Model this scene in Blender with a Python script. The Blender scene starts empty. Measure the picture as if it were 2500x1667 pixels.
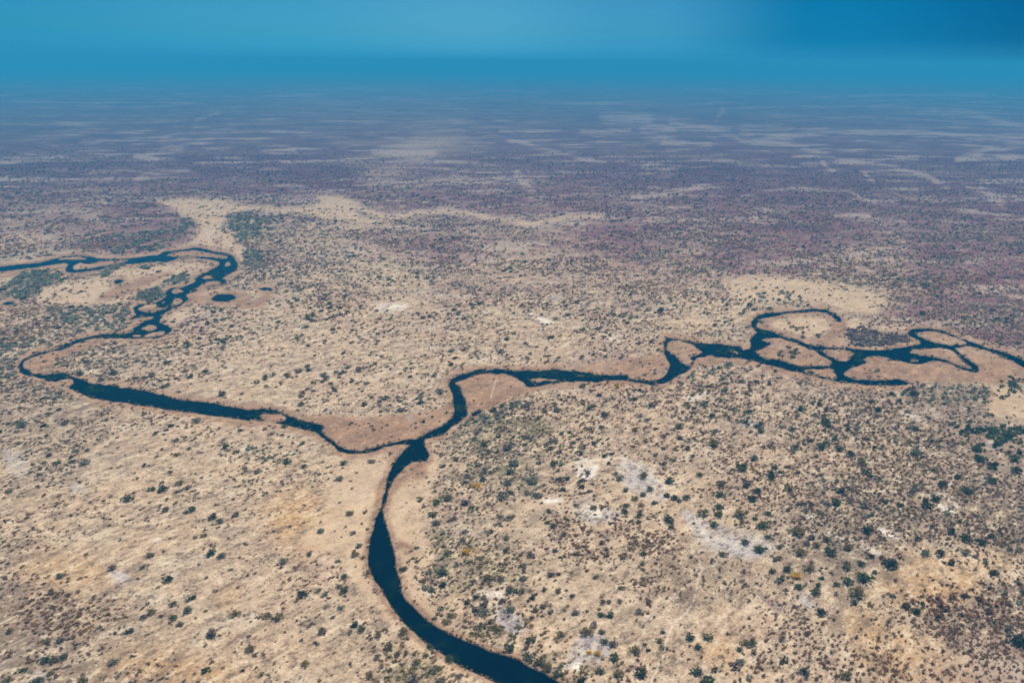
import bpy, math, random
import numpy as np
from mathutils import Matrix, Vector
R = math.radians
S = bpy.context.scene
C = S.collection
rng = np.random.default_rng(7)
random.seed(7)

# ------------------------------------------------------------------ camera
CAMH = 330.0
FPX = 2165.0                 # focal length in pixels of a 2500 px wide frame
PITCH = math.atan(683.5 / FPX)
ROLL = R(0.4)
cd = bpy.data.cameras.new('camera')
cd.sensor_width = 36; cd.lens = FPX / 2500 * 36
cd.clip_start = 1; cd.clip_end = 400000
cam = bpy.data.objects.new('camera', cd); C.objects.link(cam)
cam.matrix_world = Matrix.Translation((0, 0, CAMH)) @ Matrix.Rotation(R(90) - PITCH, 4, 'X') @ Matrix.Rotation(ROLL, 4, 'Z')
S.camera = cam

# ------------------------------------------------------------------ light and sky
SUN_AZ, SUN_EL = R(35), R(60)      # azimuth from +Y towards +X
w = bpy.data.worlds.new('World'); S.world = w; w.use_nodes = True
nt = w.node_tree; N = nt.nodes; L = nt.links
N.clear()
out = N.new('ShaderNodeOutputWorld'); bg = N.new('ShaderNodeBackground')
sky = N.new('ShaderNodeTexSky'); sky.sky_type = 'NISHITA'; sky.sun_disc = False
sky.sun_elevation = SUN_EL; sky.sun_rotation = SUN_AZ
sky.altitude = 330; sky.air_density = 1.0; sky.dust_density = 1.0; sky.ozone_density = 2.0
tc = N.new('ShaderNodeTexCoord'); sep = N.new('ShaderNodeSeparateXYZ')
L.new(tc.outputs['Generated'], sep.inputs[0])
def wmath(op, a, b=None, clamp=False):
    n = N.new('ShaderNodeMath'); n.operation = op; n.use_clamp = clamp
    for i, v in enumerate((a, b)):
        if v is None: continue
        if isinstance(v, (int, float)): n.inputs[i].default_value = v
        else: L.new(v, n.inputs[i])
    return n.outputs[0]
ramp = N.new('ShaderNodeValToRGB')            # tint of the air by height above the horizon
e = ramp.color_ramp.elements
SKYTINT = [(0.0, (.085, .66, 1.45)), (0.03, (.09, .58, 1.22)), (0.12, (.115, .49, .89)), (0.25, (.115, .44, .72)), (0.5, (.14, .50, .80)), (1.0, (.5, .8, 1.0))]
e[0].position, e[0].color = SKYTINT[0][0], (*SKYTINT[0][1], 1)
e[1].position, e[1].color = SKYTINT[-1][0], (*SKYTINT[-1][1], 1)
for p, c in SKYTINT[1:-1]:
    q = e.new(p); q.color = (*c, 1)
L.new(wmath('MULTIPLY', sep.outputs[2], 4.0, True), ramp.inputs[0])
# sky tint from side to side: slightly bluer leftward, much darker to the right
azr = N.new('ShaderNodeValToRGB'); e = azr.color_ramp.elements; azr.color_ramp.interpolation = 'EASE'
e[0].position, e[0].color = 0.0, (.45, .90, .97, 1)
e[1].position, e[1].color = 1.0, (.0, .23, .40, 1)
for p, c in ((.28, (.72, .97, 1.0)), (.45, (1, 1, 1)), (.62, (.62, .80, .88)), (.78, (.03, .46, .64))):
    q = e.new(p); q.color = (*c, 1)
L.new(wmath('ADD', wmath('MULTIPLY', sep.outputs[0], .9), .5, True), azr.inputs[0])
m1 = N.new('ShaderNodeMix'); m1.data_type = 'RGBA'; m1.blend_type = 'MULTIPLY'; m1.inputs[0].default_value = 1
m2 = N.new('ShaderNodeMix'); m2.data_type = 'RGBA'; m2.blend_type = 'MULTIPLY'; m2.inputs[0].default_value = 1
L.new(sky.outputs[0], m1.inputs[6]); L.new(ramp.outputs[0], m1.inputs[7])
L.new(m1.outputs[2], m2.inputs[6]); L.new(azr.outputs[0], m2.inputs[7])
L.new(wmath('ADD', wmath('MULTIPLY', sep.outputs[2], 12.0, True), .74, True), m2.inputs[0])
L.new(m2.outputs[2], bg.inputs[0]); bg.inputs[1].default_value = 0.090
L.new(bg.outputs[0], out.inputs[0])
sd = bpy.data.lights.new('sun', 'SUN'); sd.energy = 4.6; sd.angle = R(0.5); sd.color = (1, .915, .78)
so = bpy.data.objects.new('sun', sd); C.objects.link(so)
sdir = Vector((math.sin(SUN_AZ) * math.cos(SUN_EL), math.cos(SUN_AZ) * math.cos(SUN_EL), math.sin(SUN_EL)))
so.rotation_euler = sdir.to_track_quat('Z', 'Y').to_euler(); so.location = (0, 0, 500)
S.view_settings.view_transform = 'Standard'; S.view_settings.look = 'None'
S.view_settings.exposure = 0.46; S.view_settings.gamma = 1
cy = S.cycles
cy.max_bounces = 4; cy.diffuse_bounces = 2; cy.glossy_bounces = 2; cy.volume_bounces = 0
cy.transparent_max_bounces = 4
cy.use_denoising = True
cy.filter_width = 1.9

# ------------------------------------------------------------------ picture <-> ground
CX, CY = 1250.0, 833.5
cr, sr = math.cos(ROLL), math.sin(ROLL)
VH = 150.0                           # the horizon's row before the camera's roll
CROPS = {'A': (0, 580, 3.92), 'B': (0, 560, 2.9043), 'C': (600, 850, 3.1357), 'D': (1100, 700, 3.36),
         'E': (1750, 700, 3.136), 'F': (800, 1067, 2.6129), 'G': (250, 440, 3.36), 'H': (1650, 1067, 2.6129),
         'I': (0, 1067, 2.6138), 'U': (0, 0, 1.8816), 'V': (1250, 0, 1.8816), 'W': (0, 0, .9408), 'J': (1500, 1250, 5.8075)}
def unroll(u, v):
    a, b = u - CX, v - CY
    return a * cr + b * sr + CX, -a * sr + b * cr + CY
def P(crop, s):
    """'x,y x,y ...' read in a crop of the photo -> array of unrolled picture points"""
    ox, oy, k = CROPS[crop]
    a = np.array([[float(t) for t in p.split(',')] for p in s.split()])
    u, v = unroll(a[:, 0] / k + ox, a[:, 1] / k + oy)
    return np.stack([u, v], 1)
sp, cp = math.sin(PITCH), math.cos(PITCH)
def ground(u, v):
    xc = (np.asarray(u, float) - CX) / FPX; yc = -(np.asarray(v, float) - CY) / FPX
    dy = cp + yc * sp; dz = -sp + yc * cp
    t = -CAMH / dz
    return xc * t, dy * t
def picture(x, y):
    x = np.asarray(x, float); y = np.asarray(y, float)
    d = y * cp + CAMH * sp; h = y * sp - CAMH * cp
    return CX + FPX * x / d, CY - FPX * h / d

# value noise in metres
def vnoise(x, y, scale, seed=0, oct=3):
    tot = 0; amp = 1; s = 0
    for o in range(oct):
        xs = x / scale * 2 ** o + 17.3 * seed; ys = y / scale * 2 ** o - 9.1 * seed
        xi = np.floor(xs).astype(np.int64); yi = np.floor(ys).astype(np.int64)
        fx = xs - xi; fy = ys - yi; fx = fx * fx * (3 - 2 * fx); fy = fy * fy * (3 - 2 * fy)
        def h(i, j):
            n = (i * 374761393 + j * 668265263 + seed * 1442695041 + o * 97531) & 0xffffffff
            n = ((n ^ (n >> 13)) * 1274126177) & 0xffffffff
            return ((n ^ (n >> 16)) & 0xffff) / 65535.0
        tot = tot + amp * ((h(xi, yi) * (1 - fx) + h(xi + 1, yi) * fx) * (1 - fy) + (h(xi, yi + 1) * (1 - fx) + h(xi + 1, yi + 1) * fx) * fy)
        s += amp; amp *= .5
    return tot / s

# grid of ground vertices: dense where the camera looks
us = np.concatenate([np.arange(-900, -20, 15.), np.arange(-20, 2521, 2.5), np.arange(2532, 3400, 12.)])
vs = np.concatenate([[162.], np.arange(164.5, 1700, 2.5), np.arange(1700, 2300, 8.), 2300 + 20 * 1.15 ** np.arange(0, 31)])
NU, NV = len(us), len(vs)
UU, VV = np.meshgrid(us, vs)
GX, GY = ground(UU, VV)
# wobble of outlines, in picture pixels but from noise laid out in metres on the ground
WOB = (vnoise(GX, GY, 9, 3, 2) - .5) * 3.0 + (vnoise(GX, GY, 30, 4, 2) - .5) * 3.0

def sdf(poly, margin=60, closed=True):
    """signed distance (px, negative inside) on the grid; big outside the margin"""
    out = np.full((NV, NU), 999.0)
    i0, i1 = np.searchsorted(us, [poly[:, 0].min() - margin, poly[:, 0].max() + margin])
    j0, j1 = np.searchsorted(vs, [poly[:, 1].min() - margin, poly[:, 1].max() + margin])
    i1 = min(i1 + 1, NU); j1 = min(j1 + 1, NV)
    x = UU[j0:j1, i0:i1]; y = VV[j0:j1, i0:i1]
    d2 = np.full(x.shape, 1e12); ins = np.zeros(x.shape, bool)
    n = len(poly)
    for k in range(n if closed else n - 1):
        ax, ay = poly[k]; bx, by = poly[(k + 1) % n]
        ex, ey = bx - ax, by - ay
        # only rows/cols near the segment matter for the distance
        ia, ib = np.searchsorted(x[0], [min(ax, bx) - margin, max(ax, bx) + margin])
        ja, jb = np.searchsorted(y[:, 0], [min(ay, by) - margin, max(ay, by) + margin])
        if ib > ia and jb > ja:
            xx = x[ja:jb, ia:ib] - ax; yy = y[ja:jb, ia:ib] - ay
            t = np.clip((xx * ex + yy * ey) / (ex * ex + ey * ey + 1e-9), 0, 1)
            q = (xx - t * ex) ** 2 + (yy - t * ey) ** 2
            np.minimum(d2[ja:jb, ia:ib], q, out=d2[ja:jb, ia:ib])
        if closed and ay != by:
            ja, jb = np.searchsorted(y[:, 0], [min(ay, by), max(ay, by)])
            if jb > ja:
                yr = y[ja:jb, :1]; xc_ = ax + (yr - ay) / ey * ex
                ins[ja:jb] ^= (x[ja:jb] < xc_)
    d = np.minimum(np.sqrt(d2), 999.0)
    if closed: d = np.where(ins, -d, d)
    out[j0:j1, i0:i1] = d
    return out
def smooth_closed(p, it=1):
    for _ in range(it):
        q = np.roll(p, -1, 0)
        p = np.stack([p * .75 + q * .25, p * .25 + q * .75], 1).reshape(-1, 2)
    return p
def area(crop, s): return smooth_closed(P(crop, s))
def soft(d, w): return np.clip(.5 - d / (2 * w), 0, 1)
def union(lst, wob=0.0, w=4.0, margin=60):
    m = np.zeros((NV, NU))
    for p in lst: m = np.maximum(m, soft(sdf(p, margin) + WOB * wob, w))
    return m
def strips(lst, wob=1.0):
    m = np.zeros((NV, NU))
    for p, wd in lst: m = np.maximum(m, soft(sdf(p, 40, False) - wd + WOB * wob, max(1.2, wd * .8)))
    return m

# ------------------------------------------------------------------ water outlines
W_lower = area('F', "520,55 450,120 410,190 385,250 375,320 355,385 350,440 318,480 305,540 283,620 268,700 265,770 270,840 290,880 315,915 345,975 380,1040 425,1100 470,1160 520,1215 570,1260 640,1310 720,1365 780,1410 850,1450 930,1490 1020,1530 1100,1568 1200,1610 1500,1720 2000,1960 2600,2500 3300,3300 4000,3300 3100,2400 2500,1930 1950,1730 1560,1600 1480,1560 1400,1515 1300,1465 1200,1420 1110,1385 1020,1360 940,1320 850,1290 770,1255 700,1215 620,1150 560,1095 500,1040 465,975 470,925 440,870 435,800 425,730 405,670 385,600 360,530 350,470 365,420 380,360 395,310 420,270 455,225 500,185 540,160 580,148 635,150 642,105 625,60 610,10 560,10")
W_mid = area('C', "-40,462 0,465 90,468 160,462 230,475 290,495 340,520 400,545 470,565 540,580 600,603 570,620 580,645 620,680 670,715 715,750 760,775 830,785 900,780 970,765 1040,742 1110,725 1180,712 1250,700 1310,690 1370,665 1410,640 1450,618 1520,590 1560,555 1590,520 1605,470 1590,400 1580,340 1560,310 1545,280 1560,250 1600,225 1640,205 1700,190 1760,172 1850,165 1950,168 2050,180 2195,172 2195,290 2140,270 2060,210 1990,192 1900,187 1820,190 1740,207 1680,227 1620,252 1600,270 1640,290 1650,340 1670,390 1690,440 1695,480 1700,510 1660,540 1620,570 1560,610 1530,640 1500,662 1440,668 1380,690 1362,712 1330,745 1255,745 1200,724 1140,737 1080,752 1010,772 930,795 860,803 800,808 740,795 690,775 665,735 620,700 560,660 530,640 480,628 420,610 350,590 290,575 240,570 150,560 80,548 0,545 -40,540")
_b1 = P('B', "1790,1280 1650,1258 1540,1240 1440,1225 1350,1212 1290,1215 1200,1190 1100,1165 1000,1145 900,1125 800,1108 720,1100 640,1090 590,1070 540,1050 480,1030 420,1018 350,1018 290,1030 240,1020 200,1000 170,985 158,960 170,930 200,910 250,895 310,880 380,865 440,855 500,825 560,800 620,780 680,772 740,768 800,770 850,768 920,768 1000,770 1070,771 1140,765 1190,742 1215,715 1205,695 1170,675 1135,660 1130,640 1150,605 1190,580 1230,555 1280,530 1330,505 1345,490 1320,475 1310,460 1360,440 1430,425 1500,410 1570,395 1605,378 1600,362 1560,352 1590,335 1640,310 1670,285 1685,255 1670,225 1650,190 1620,170 1560,163 1500,153 1440,140 1380,131 1310,140 1240,148 1170,156 1140,173 1120,186 1050,190 1000,203 930,203 860,211 780,208 700,208 650,198 600,188 540,186 470,190 400,205 330,225 250,240 150,250 60,258 -60,270 -300,300 -900,330 -1700,420")
_b2 = P('B', "-1700,470 -900,365 -300,325 -60,300 0,297 100,285 200,275 300,262 400,245 455,240 485,245 475,265 462,285 480,303 520,306 600,299 700,287 780,267 860,250 950,240 1030,233 1110,228 1180,228 1230,220 1250,207")
_b3 = P('A', "1700,196 1800,194 1900,194 2000,205 2080,220 2098,240")
_b4 = P('B', "1550,255 1500,285 1450,310 1400,335 1385,345 1385,370 1340,395 1280,410 1200,415 1180,435 1180,470 1150,500 1100,518 1030,523 970,533 945,555 950,580 970,600 950,620 920,640 960,624 1020,614 1090,610 1095,625 1060,645 1010,655 975,685 930,705 950,715 930,735 860,740 800,743 730,738 690,750 620,760 560,778 500,803 440,828 380,848 310,868 240,888 190,908 150,935 133,965 130,990 145,1015 190,1035 250,1045 290,1052 350,1078 400,1084 440,1062 490,1052 520,1065 525,1085 500,1105 485,1120 520,1140 600,1165 640,1190 710,1205 800,1215 900,1225 1000,1240 1100,1255 1200,1272 1300,1285 1400,1300 1500,1318 1600,1335 1700,1350 1790,1362")
W_west = smooth_closed(np.concatenate([_b1, _b2, _b3, _b4]))
W_east = area('D', "300,684 400,686 500,690 600,690 700,690 800,682 880,675 950,685 1020,695 1080,705 1130,715 1200,727 1280,730 1380,722 1460,726 1450,742 1480,755 1560,762 1640,768 1700,760 1740,740 1770,710 1780,680 1800,655 1800,625 1775,595 1755,560 1748,510 1750,460 1758,430 1780,420 1840,425 1920,440 2000,455 2080,465 2180,470 2280,475 2400,490 2400,588 2280,575 2200,570 2120,565 2080,565 2040,575 2010,600 1990,640 1950,680 1900,715 1840,745 1780,775 1700,800 1640,800 1560,785 1480,770 1400,765 1330,762 1250,770 1150,775 1050,775 950,780 850,790 760,800 680,812 630,810 600,780 560,745 520,715 460,700 380,697 300,697")
W_far = area('E', "60,440 120,448 165,465 190,478 240,478 270,460 258,430 255,400 280,370 310,350 305,330 285,320 268,295 265,265 290,240 340,212 420,200 520,188 620,180 700,172 760,163 820,170 880,195 930,220 955,250 940,265 910,245 870,215 820,195 760,188 690,190 600,198 500,210 420,225 350,240 320,260 300,290 302,312 340,328 420,345 480,370 560,392 620,405 680,435 740,453 800,458 900,466 1000,470 1100,480 1180,492 1280,488 1380,470 1480,455 1540,440 1570,428 1555,410 1520,395 1480,375 1460,350 1480,330 1540,320 1620,322 1700,332 1760,350 1820,373 1880,398 1940,418 1980,433 2040,453 2120,473 2200,498 2280,528 2352,563 2420,598 2800,800 3600,1040 4400,1150 4400,1230 3500,1100 2800,870 2420,652 2352,617 2300,582 2230,547 2150,517 2070,492 1990,467 1930,457 1850,460 1815,470 1815,477 1850,500 1890,540 1940,580 1990,608 2008,635 1980,652 1930,647 1870,627 1800,597 1740,572 1680,567 1630,572 1590,587 1520,590 1460,577 1400,565 1340,550 1300,530 1210,525 1150,535 1100,560 1150,580 1080,600 1020,625 975,650 965,670 985,690 1050,705 1130,715 1230,718 1330,715 1400,710 1450,720 1490,738 1430,747 1330,754 1230,752 1130,747 1030,740 940,730 860,712 760,692 680,672 640,657 540,637 440,607 350,587 250,552 150,543 60,537")
PONDS = [area('A', "2030,580 2060,555 2120,542 2200,540 2245,555 2262,580 2240,600 2160,610 2090,612 2045,600"),
         area('A', "1095,430 1110,408 1150,400 1180,405 1160,425 1115,438"), area('A', "30,632 70,615 130,612 145,625 110,640 60,645"),
         area('C', "1725,505 1760,478 1805,470 1814,488 1775,505 1735,516"), area('G', "1280,890 1330,880 1385,885 1395,905 1350,900 1300,897")]
ISLES = [area('C', s) for s in ["100,510 150,500 220,498 280,508 312,528 310,550 270,562 200,560 140,548 110,530"]]
ISLES += [area('A', s) for s in [
 "690,285 715,252 780,237 830,246 880,248 930,226 1000,217 1100,216 1200,213 1228,218 1215,230 1150,243 1080,258 1000,273 900,286 800,303 740,313 700,305",
 "535,212 570,192 640,181 720,181 800,192 830,202 810,213 720,213 640,210 580,214",
 "1585,168 1620,152 1700,134 1800,122 1870,119 1950,133 2050,152 2140,165 2185,185 2170,203 2100,205 2000,192 1900,182 1800,182 1700,184 1620,180",
 "2148,262 2160,235 2190,225 2212,240 2205,265 2150,278", "1925,380 1960,365 2020,358 2040,375 2020,395 1950,395",
 "1980,425 2040,415 2100,415 2125,430 2090,450 2020,462 1950,490 1870,498 1840,490 1900,475 1930,450",
 "1630,515 1650,495 1700,488 1760,505 1765,518 1720,535 1665,540", "1595,632 1640,625 1660,600 1670,578 1720,580 1755,600 1740,620 1700,645 1650,655",
 "1318,680 1350,655 1400,640 1470,630 1505,640 1490,665 1540,672 1605,665 1580,685 1500,705 1430,722 1370,712 1330,700",
 "1350,885 1365,855 1410,835 1470,832 1505,850 1500,875 1450,895 1395,902", "1370,950 1420,925 1480,905 1550,892 1580,905 1560,930 1490,945 1420,953",
 "1545,630 1560,610 1585,605 1570,625", "1260,935 1300,920 1350,928 1340,945 1290,948"]]
ISLES += [area('D', s) for s in ["1785,448 1840,440 1900,450 1960,465 2010,485 2030,510 2070,535 2050,555 2000,565 1960,580 1985,610 1975,645 1940,645 1900,625 1870,600 1850,575 1840,550 1800,540 1772,510 1778,480",
 "625,765 660,745 720,745 790,750 860,755 880,765 840,775 770,775 700,785 650,785", "1010,725 1060,715 1110,722 1100,735 1040,738"]]
ISLES += [area('E', s) for s in ["340,402 400,390 460,390 520,402 580,420 640,442 700,467 755,490 770,515 830,545 888,575 885,600 820,608 740,612 700,618 620,600 540,578 460,560 380,550 330,530 300,500 270,492 330,478 380,450 420,438 370,422",
 "785,478 850,477 950,480 1030,492 1060,505 1040,530 1010,560 980,575 930,560 880,540 830,510", "650,642 700,627 780,627 880,617 900,640 922,690 905,703 840,693 750,670 680,655",
 "1522,367 1560,342 1640,337 1730,347 1790,367 1850,395 1922,430 1880,443 1800,448 1720,440 1650,423 1590,400",
 "1460,505 1500,480 1560,470 1620,477 1700,467 1780,470 1830,500 1875,545 1895,575 1955,608 1968,630 1930,635 1850,605 1800,580 1740,557 1680,542 1600,530 1520,520",
 "1465,560 1510,552 1555,565 1530,575 1480,572", "80,480 120,478 185,510 170,520 110,500"]]
dW = np.full((NV, NU), 999.0)
for p in [W_lower, W_mid, W_west, W_east, W_far] + PONDS: dW = np.minimum(dW, sdf(p))
dI = np.full((NV, NU), 999.0)
for p in ISLES: dI = np.minimum(dI, sdf(p, 30))
isle = soft(dI, 1)
dW = np.maximum(dW, -dI)
DIST = np.sqrt(GX ** 2 + GY ** 2 + CAMH ** 2)
near = np.clip(1500 / DIST, .25, 1.3)
dWn = dW + WOB * 1.15 * near + (vnoise(GX, GY, 3.5, 44, 1) - .5) * 2.2 * near
# height: the bed drops away inside the outline; the water level cuts it at zero distance
GZ = -0.3 + np.clip(dWn * .35, -1.2, .3)

# ------------------------------------------------------------------ land cover masks
sedge = union([area('C', "330,505 520,505 700,515 900,520 1150,508 1350,490 1500,460 1580,400 1610,500 1500,620 1300,700 1000,770 760,790 600,680 480,560"),
  area('C', "1290,865 1400,860 1390,940 1370,1000 1260,1010 1180,1050 1110,1150 1080,1120 1130,980"), area('C', "1365,700 1400,690 1440,780 1420,850 1390,860"),
  area('C', "1180,790 1120,900 1080,1000 1050,1140 1030,1250 975,1240 1000,1100 1050,950 1120,840"),
  area('D', "20,780 100,720 250,690 400,700 520,730 640,800 790,800 640,880 500,930 400,970 330,1010 180,1040 110,960 60,850"),
  area('D', "640,685 800,665 1000,648 1200,612 1500,578 1740,540 1800,640 1740,770 1560,770 1200,730 900,690"),
  area('D', "2010,600 2100,560 2300,570 2290,600 2200,640 2080,655 2020,650"),
  area('E', "215,290 290,205 520,170 770,150 890,175 980,250 1000,310 970,380 1010,460 720,450 600,410 700,400 830,370 880,300 830,220 700,205 520,230 420,260 400,300 540,350 600,400 440,350 300,310 250,350 290,370 220,330"),
  area('E', "960,660 1100,590 1200,520 1340,545 1500,590 1750,570 1980,660 2150,600 2352,660 2352,760 2100,740 2000,735 1560,740 1400,700 1000,710"),
  area('E', "1950,450 2080,480 2300,580 2352,640 2200,680 2000,700 1990,600 1850,480"),
  area('E', "150,470 240,440 275,470 200,480"),
  area('B', "160,960 300,890 500,830 700,790 800,795 700,835 450,895 380,960 330,1020 200,1005"),
  area('B', "780,740 900,660 940,640 1090,600 1100,640 980,700 940,740"),
  area('A', "1770,550 2000,480 2270,500 2352,520 2400,570 2390,690 2270,690 2250,620 2000,640 1850,630 1800,600"),
  area('G', "980,820 1050,770 1130,730 1150,760 1100,820 1030,850"), area('G', "1080,960 1200,1000 1330,930 1400,900 1390,960 1300,1060 1150,1060"),
  area('A', "900,600 1050,500 1300,380 1600,330 1700,330 1500,420 1200,560 950,640"), area('A', "-100,330 450,262 650,250 640,340 400,375 -100,370"),
  area('A', "1600,240 1750,190 1950,190 2080,215 2080,235 1900,205 1700,225 1640,240"), area('A', "-100,265 0,250 300,238 100,270 -100,285"),
  area('F', "430,640 520,680 600,720 640,760 520,760 440,720"), area('J', "2020,1180 2100,1130 2323,1290 2400,1420 2300,1400"), area('G', "890,490 960,480 985,510 930,530"),
  ], .8, 5)
bank = soft(dW - 11 * near, 5) * (dW > -3)             # a fringe of sedge along every shore
sedge = np.maximum(sedge, bank * .9); sedge = np.maximum(sedge, isle)
SANDL = [area('G', "430,190 530,145 740,140 990,140 1060,180 1200,195 1400,205 1560,215 1780,190 1740,130 1850,112 2000,130 2090,170 2110,220 2090,290 2200,330 2352,345 2352,370 2150,360 1900,325 1650,290 1450,275 1280,265 1180,255 1080,285 1000,350 990,400 1090,430 1100,480 1040,505 1200,545 1180,640 1130,700 1110,760 1060,800 1120,680 1060,610 900,570 760,555 600,560 720,500 790,420 790,350 700,310 620,300 600,240"),
  area('A', "330,570 430,470 700,420 900,380 1100,270 1500,245 2000,215 2080,250 1870,350 1560,440 1280,560 1200,640 900,645 400,645"),
  area('G', "1110,930 1270,890 1330,905 1280,930 1180,950"),
  area('F', "430,150 380,250 320,330 270,600 230,800 270,950 380,1120 480,1250 700,1370 900,1500 850,1568 600,1400 430,1270 330,1100 180,950 100,750 0,700 0,300 100,150 250,100"),
  area('F', "400,320 640,170 700,100 720,200 650,330 600,520 620,640 690,740 560,900 640,1000 740,1200 900,1300 1200,1400 1500,1540 1600,1568 1480,1568 1200,1425 850,1300 600,1140 470,960 440,800 420,720 360,460"),
  area('E', "380,290 520,240 700,215 830,230 880,300 830,370 700,400 540,350 400,310"), area('E', "400,440 600,440 780,530 700,580 480,540"),
  area('E', "780,60 900,20 1100,20 1280,70 1330,150 1300,180 1100,130 950,130 870,110"), area('E', "2000,730 2352,760 2420,1050 2280,1040 2100,1000 2050,900 2150,820"),
  area('E', "960,250 1000,250 1300,290 1550,300 1440,330 1200,350 1000,340"), area('E', "1000,470 1300,470 1560,410 1570,430 1480,455 1280,485 1100,485"),
  area('D', "1780,260 1950,220 2150,300 2200,340 1900,330 1780,300"),
  area('J', "400,170 650,140 840,330 600,330 450,330 350,230"), 
   area('C', "600,850 1050,850 1000,1250 900,1568 400,1568 500,1300 800,1200 760,950"),
  area('B', "1150,640 1250,560 1400,530 1500,540 1350,600 1250,690"), area('F', "1150,440 1500,370 1560,420 1300,470"),
  area('W', "1660,640 1760,630 1900,650 2040,700 2000,730 1850,690 1740,700 1680,690")]
sand = union(SANDL, 1.6, 9)
sand = np.maximum(sand, .92 * strips([(P('W', "800,470 850,487 900,500 960,490 1020,484 1080,492 1150,505 1220,515 1300,500 1385,497"), 6), (P('W', "360,462 480,478 600,480 760,478"), 3)]))
fw0 = strips([(P('W', "820,478 900,500 960,490 1020,484 1080,492 1150,505 1220,515 1300,500 1380,495"), 8),
  (P('W', "1150,303 1280,298"), 3), (P('V', "730,565 900,590 1050,640 1250,660 1400,700 1550,745 1750,770 1900,810 2000,860"), 6),
  (P('V', "1030,915 1100,890 1200,875 1300,860 1400,875 1550,880 1650,930 1900,960 2100,972 2352,1000"), 4),
  (P('V', "1050,610 1280,620 1400,600 1800,612 2100,625 2352,648 2600,690"), 6), (P('V', "1650,495 1900,505 2150,535 2352,590 2600,640"), 7),
  (P('V', "1290,725 1400,712 1450,770 1480,790 1410,810 1470,830 1530,840"), 4), (P('V', "2050,740 2200,690 2300,720"), 9), (P('V', "2090,860 2200,895 2352,915 2600,950"), 6),
  (P('V', "420,545 600,550 620,560"), 12), (P('V', "0,605 220,595"), 3), (P('V', "320,608 540,600"), 5), (P('V', "600,590 740,590"), 8), (P('V', "1070,605 1270,610"), 12),
  (P('V', "800,410 1150,430 1500,445 1900,435 2180,440"), 2.5), (P('V', "2150,870 2250,930"), 8), (P('V', "1490,990 1640,990"), 5), (P('V', "-20,640 200,700 330,730 430,750"), 5),
  (P('V', "700,660 900,665"), 8), (P('V', "1620,800 1660,835"), 5), (P('V', "940,545 970,510"), 6), (P('V', "200,1010 400,1030"), 8), (P('V', "20,800 100,880 60,850"), 8),
  (P('V', "560,905 700,900 880,860"), 5), (P('V', "720,960 820,955"), 5), (P('U', "620,720 720,730"), 4), (P('U', "1210,690 1350,690"), 5), (P('U', "2010,750 2190,740"), 6),
  (P('U', "680,700 800,685 970,645"), 6), (P('U', "620,870 650,810 860,780"), 8), (P('U', "900,550 1000,520"), 4), (P('U', "1720,700 1990,700"), 8), (P('U', "380,1000 440,1000"), 6)], 1.2)
fw = np.clip(fw0 * 1.1, 0, 1)
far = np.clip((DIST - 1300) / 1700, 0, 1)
paths = strips([(P('J', "640,100 680,170 760,250 860,340"), 2.2), (P('J', "1090,560 1160,660 1240,790 1190,940 1170,1040 1120,1280 1010,1430 850,1568"), 1.6),
  (P('J', "1250,800 1500,720 1620,610"), 1.0), (P('F', "2060,1568 2140,1400 2150,1320 2200,1200"), 2.0), (P('H', "100,700 170,840 130,950"), 1.2),
  (P('F', "1900,130 2070,250 2140,300 2160,390"), 2.6), (P('F', "2080,215 2221,190"), 2.2), (P('F', "1580,140 1700,150 1850,130 1900,140"), 3),
  (P('H', "1600,380 1700,350 1760,290 1780,230"), 2.5), (P('H', "1700,350 1800,450"), 4), (P('H', "1200,345 1420,345"), 2), (P('D', "330,910 370,770"), 1.0),
  (P('J', "700,1320 880,1150 1000,1060"), 1.2), (P('G', "870,470 920,400 1000,360"), 1.5), (P('G', "880,470 850,410"), 1.5)], .15)
pan = union([area('F', "1560,150 1640,130 1720,160 1720,240 1680,275 1600,260 1590,200"), area('F', "930,985 1020,978 1110,985 1130,1020 1000,1025"), area('F', "1600,440 1700,420 1760,480 1720,520 1640,510"),
  area('F', "1350,400 1500,390 1480,420 1380,425"), area('F', "1540,1450 1640,1420 1600,1500"), area('H', "1150,680 1250,700 1340,750 1260,740"), area('H', "800,480 900,500 860,520"),
  area('H', "900,580 1100,640 1050,660"), area('H', "1250,550 1450,640 1350,640"), area('H', "1640,420 1760,440 1800,500 1700,470"), area('H', "470,1405 510,1400 515,1430 480,1430"),
  area('E', "1370,950 1480,960 1600,1040 1480,1010"), area('D', "1900,900 1980,890 1960,930"), area('D', "620,200 760,260 860,310 760,300"), area('D', "1280,400 1400,440 1300,450"), area('H', "670,120 720,125 700,150"),
  area('W', "860,700 940,695 920,715 870,712"), area('D', "1950,930 2080,860 2120,880 2000,940"), area('I', "1590,1130 1640,1120 1620,1150"), area('I', "985,655 1030,655 1010,672"), area('V', "560,905 640,895 600,920"), area('J', "1200,240 1300,240 1290,300 1220,300"), area('J', "50,1150 100,1155 70,1185"), area('J', "470,1470 520,1475 500,1510")], 1.6, 5)
ash = union([area('F', "1620,1310 1700,1260 1770,1330 1730,1390 1640,1380"), area('F', "1070,1090 1150,1110 1240,1190 1200,1240 1120,1180"), area('E', "170,1035 250,1015 330,1055 290,1080 200,1065"), area('I', "215,1520 240,1500 275,1510 270,1560 220,1560"), area('D', "780,85 870,80 890,95 800,100"), area('H', "1980,30 2060,20 2080,70 2000,75"), area('J', "2020,1180 2100,1130 2323,1290 2400,1420 2300,1400")], 1.2, 5)
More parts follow.
